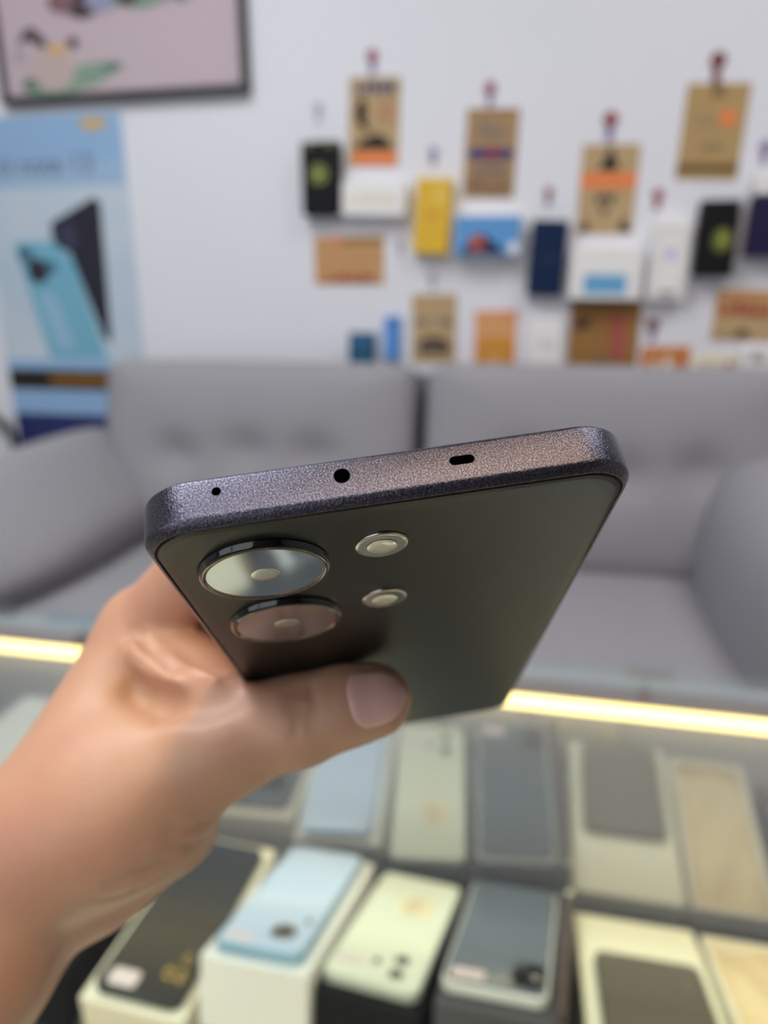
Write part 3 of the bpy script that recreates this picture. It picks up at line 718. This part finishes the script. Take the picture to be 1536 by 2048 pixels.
CREASES = [([(-64.0, 85.3, 18.8), (-59.0, 81.3, 12.8), (-53.0, 77.1, 6.1), (-45.9, 71.3, 0.6), (-40.0, 69.9, -2.3)], 1.6, 1.6), ([(-46.4, 71.4, 0.8), (-42.7, 69.5, -1.4), (-39.1, 70.7, -2.7)], 2.6, 2.0), ([(-63.4, 84.6, 2.9), (-54.9, 77.0, -3.0), (-44.6, 69.8, -5.6), (-38.7, 70.9, -5.0)], 2.1, 6.0), ([(-54.7, 78.9, -29.3), (-51.0, 83.4, -30.1), (-47.0, 87.8, -28.3)], 0.7, 1.5), ([(-55.7, 80.6, -31.6), (-52.6, 87.0, -32.7), (-51.0, 96.8, -31.4)], 0.6, 1.5), ([(-70.6, 88.2, -40.9), (-66.4, 90.5, -40.6), (-60.6, 89.6, -38.5)], 0.7, 2.0), ([(-67.7, 83.1, -38.5), (-61.2, 84.4, -37.0), (-55.8, 86.4, -34.8)], 0.6, 2.0), ([(-23.7, 70.8, -5.4), (-22.9, 69.4, -11.1), (-24.7, 70.7, -16.0)], 1.0, 1.2), ([(-20.8, 71.0, -5.0), (-19.9, 69.5, -11.0), (-21.4, 70.9, -15.9)], 0.9, 1.2), ([(-25.9, 70.3, -6.6), (-25.7, 69.5, -11.8)], 0.9, 1.2)]
def hand_sdf(p):
    palm = cap(p, WR, IM, 15.5, 11.5)
    palm = smin(palm, cap(p, WR, MM, 15, 11), 12)
    palm = smin(palm, cap(p, WU, RM, 14, 10.5), 12)
    palm = smin(palm, cap(p, WU, LM, 13.5, 10), 12)
    palm = smin(palm, cap(p, WU, HEEL, 13.5, 14), 12)
    arm = smin(cap(p, WR, F1, 15, 15.5), cap(p, WU, FU1, 12.0, 14.5), 10)
    arm = smin(arm, smin(cap(p, F1, F2, 15.5, 19), cap(p, FU1, FU2, 14.5, 19), 10), 8)
    arm = smin(arm, smin(cap(p, F2, F3, 19, 21), cap(p, FU2, FU3, 19, 21), 10), 8)
    d = smin(palm, arm, 5)
    d = smin(d, cap(p, WR, CMC, 14.5, 16), 10)
    d = smin(d, cap(p, CMC, MCP, 16.5, 12.3), 14)
    d = smin(d, cap(p, MCP, IP, 12.3, 10.2), 6)
    th = smin(cap(p, IP, PAD, 10.2, 9.2), cap(p, PAD, TIP, 9.2, 8.6), 3)
    d = smin(d, th, 3)
    d = smin(d, cap(p, MCP, WEB, 8.5, 8.5), 9)
    d = smin(d, cap(p, WEB, IM, 8.5, 9), 9)
    for k, a, b, c, r in FING:
        f = smin(cap(p, k, a, r[0], r[1]), smin(cap(p, a, b, r[1], r[2]), cap(p, b, c, r[2], r[3]), 2), 2)
        d = smin(d, f, 2.0)
    for pts, r, k in FOLDS:
        for a, b in zip(pts[:-1], pts[1:]): d = smin(d, cap(p, a, b, r, r), k)
    for pts, r, k in CREASES:
        for a, b in zip(pts[:-1], pts[1:]): d = smax(d, -cap(p, a, b, r, r), k)
    # flesh is pressed flat where it meets the phone
    q = np.abs(p - np.array([0, 80.6, 4.0])) - np.array([37.1 - 3, 80.6 - 3, 4.15 - 3])
    ph = np.linalg.norm(np.maximum(q, 0), axis=-1) + np.minimum(q.max(axis=-1), 0) - 3.0
    return smax(d, -(ph - .25), 1.0)
#HAND_END
def surface_nets(fn, lo, hi, h):
    lo = np.array(lo, float); N = np.ceil((np.array(hi) - lo) / h).astype(int) + 1
    ax = [lo[i] + h * np.arange(N[i]) for i in range(3)]
    V = np.empty(N, np.float32)
    YY, ZZ = np.meshgrid(ax[1], ax[2], indexing='ij')
    for i in range(N[0]):
        V[i] = fn(np.stack([np.full_like(YY, ax[0][i]), YY, ZZ], -1))
    ins = V < 0
    c = [ins[a:N[0]-1+a, b_:N[1]-1+b_, d:N[2]-1+d] for a in (0, 1) for b_ in (0, 1) for d in (0, 1)]
    s = sum(x.astype(np.int8) for x in c); act = (s > 0) & (s < 8)
    idx = -np.ones(act.shape, np.int64); cells = np.argwhere(act); idx[act] = np.arange(len(cells))
    acc = np.zeros((len(cells), 3)); cnt = np.zeros(len(cells))
    offs = [(a, b_, d) for a in (0, 1) for b_ in (0, 1) for d in (0, 1)]
    for i in range(8):
        for j in range(i + 1, 8):
            A, B2 = np.array(offs[i]), np.array(offs[j])
            if np.abs(A - B2).sum() != 1: continue
            va = V[tuple((cells + A).T)]; vb = V[tuple((cells + B2).T)]
            m_ = (va < 0) != (vb < 0); t_ = np.where(m_, va / np.where(m_, va - vb, 1), 0)
            acc += np.where(m_[:, None], A + t_[:, None] * (B2 - A), 0); cnt += m_
    verts = lo + h * (cells + acc / cnt[:, None])
    faces = []
    for axn in range(3):
        u, v = [(1, 2), (2, 0), (0, 1)][axn]
        sl0 = [slice(None)] * 3; sl1 = [slice(None)] * 3
        sl0[axn] = slice(0, N[axn] - 1); sl1[axn] = slice(1, N[axn])
        a, b_ = ins[tuple(sl0)], ins[tuple(sl1)]
        e = np.argwhere(a != b_); e = e[(e[:, u] > 0) & (e[:, v] > 0) & (e[:, u] < N[u] - 1) & (e[:, v] < N[v] - 1)]
        sgn = a[tuple(e.T)]
        du = np.zeros(3, int); du[u] = 1; dv_ = np.zeros(3, int); dv_[v] = 1
        q = np.stack([idx[tuple((e - du - dv_).T)], idx[tuple((e - dv_).T)], idx[tuple(e.T)], idx[tuple((e - du).T)]], 1)
        q = np.where(sgn[:, None], q, q[:, ::-1]); faces.append(q)
    F_ = np.concatenate(faces); F_ = F_[(F_ >= 0).all(1)]
    return verts, F_
hv, hf = surface_nets(hand_sdf, (-218, 40, -164), (20, 175, 58), 1.3)
me = bpy.data.meshes.new('hand'); me.from_pydata((hv / 1000).tolist(), [], hf.tolist()); me.update()
m_skin = bpy.data.materials.new('skin'); m_skin.use_nodes = True
nt = m_skin.node_tree; b = nt.nodes['Principled BSDF']
b.inputs['Roughness'].default_value = .48; b.inputs['Subsurface Weight'].default_value = .35; b.inputs['Subsurface Radius'].default_value = (1, .38, .22); b.inputs['Subsurface Scale'].default_value = .005
tc = nt.nodes.new('ShaderNodeTexCoord')
n1 = nt.nodes.new('ShaderNodeTexNoise'); n1.inputs['Scale'].default_value = 32; n1.inputs['Detail'].default_value = 3
rp = nt.nodes.new('ShaderNodeValToRGB'); rp.color_ramp.elements[0].position = .35; rp.color_ramp.elements[1].position = .68
rp.color_ramp.elements[0].color = lin((196, 154, 122)); rp.color_ramp.elements[1].color = lin((188, 138, 114))
nt.links.new(tc.outputs['Object'], n1.inputs['Vector']); nt.links.new(n1.outputs['Fac'], rp.inputs['Fac']); nt.links.new(rp.outputs['Color'], b.inputs['Base Color'])
n2 = nt.nodes.new('ShaderNodeTexNoise'); n2.inputs['Scale'].default_value = 900; n2.inputs['Detail'].default_value = 4
bp = nt.nodes.new('ShaderNodeBump'); bp.inputs['Distance'].default_value = .0002; bp.inputs['Strength'].default_value = .5
nt.links.new(tc.outputs['Object'], n2.inputs['Vector']); nt.links.new(n2.outputs['Fac'], bp.inputs['Height']); nt.links.new(bp.outputs['Normal'], b.inputs['Normal'])
hand = link('hand', me, m_skin, smooth=True); hand.matrix_world = MP
sm = hand.modifiers.new('soften', 'SMOOTH'); sm.iterations = 3; sm.factor = .5
tag(hand, 'left hand and forearm with bare skin gripping the black smartphone', 'hand')
# thumbnail laid on the surface of the thumb, on the side away from the phone
CAMP = np.array(MP.inverted() @ cam.location) * 1000
def surf(o, d, far=14.0):
    lo_, hi_ = 2.0, far
    for _ in range(30):
        md = (lo_ + hi_) / 2
        if hand_sdf(np.array(o + d * md)[None])[0] < 0: lo_ = md
        else: hi_ = md
    return lo_
def nail():
    a = np.array(TIP, float) - np.array(IP, float); a /= np.linalg.norm(a)
    base = np.array(TIP, float) + a * 1.3
    n = CAMP - base; n -= a * (n @ a); n /= np.linalg.norm(n); s = np.cross(n, a)
    nu, nv = 18, 16; g = []
    for i in range(nu + 1):
        u = -1 + 2 * i / nu; row = []
        for j in range(nv + 1):
            v = -1 + 2 * j / nv
            lim = (1 - abs(v) ** 3.2 * .35)
            ang = math.radians(4 + 44 * v * (1 - .10 * abs(u) ** 3))
            d = n * math.cos(ang) + s * math.sin(ang)
            o = base + a * (u * 6.2 * lim + .2)
            row.append((o, d, surf(o, d)))
        g.append(row)
    bm = bmesh.new()
    T = [[bm.verts.new(tuple((o + d * (r + .38 - .30 * max(abs(i / nu * 2 - 1), abs(j / nv * 2 - 1)) ** 6)) / 1000)) for j, (o, d, r) in enumerate(row)] for i, row in enumerate(g)]
    Bt = [[bm.verts.new(tuple((o + d * (r - .6)) / 1000)) for (o, d, r) in row] for row in g]
    for i in range(nu):
        for j in range(nv):
            bm.faces.new((T[i][j], T[i+1][j], T[i+1][j+1], T[i][j+1])); bm.faces.new((Bt[i][j], Bt[i][j+1], Bt[i+1][j+1], Bt[i+1][j]))
    for i in range(nu):
        bm.faces.new((T[i][0], Bt[i][0], Bt[i+1][0], T[i+1][0])); bm.faces.new((T[i][nv], T[i+1][nv], Bt[i+1][nv], Bt[i][nv]))
    for j in range(nv):
        bm.faces.new((T[0][j], T[0][j+1], Bt[0][j+1], Bt[0][j])); bm.faces.new((T[nu][j], Bt[nu][j], Bt[nu][j+1], T[nu][j+1]))
    return from_bm('thumbnail', bm, mat('nail', (226, 176, 164), .28, sss=.2, coat=.3), hand, smooth=True)
nail()
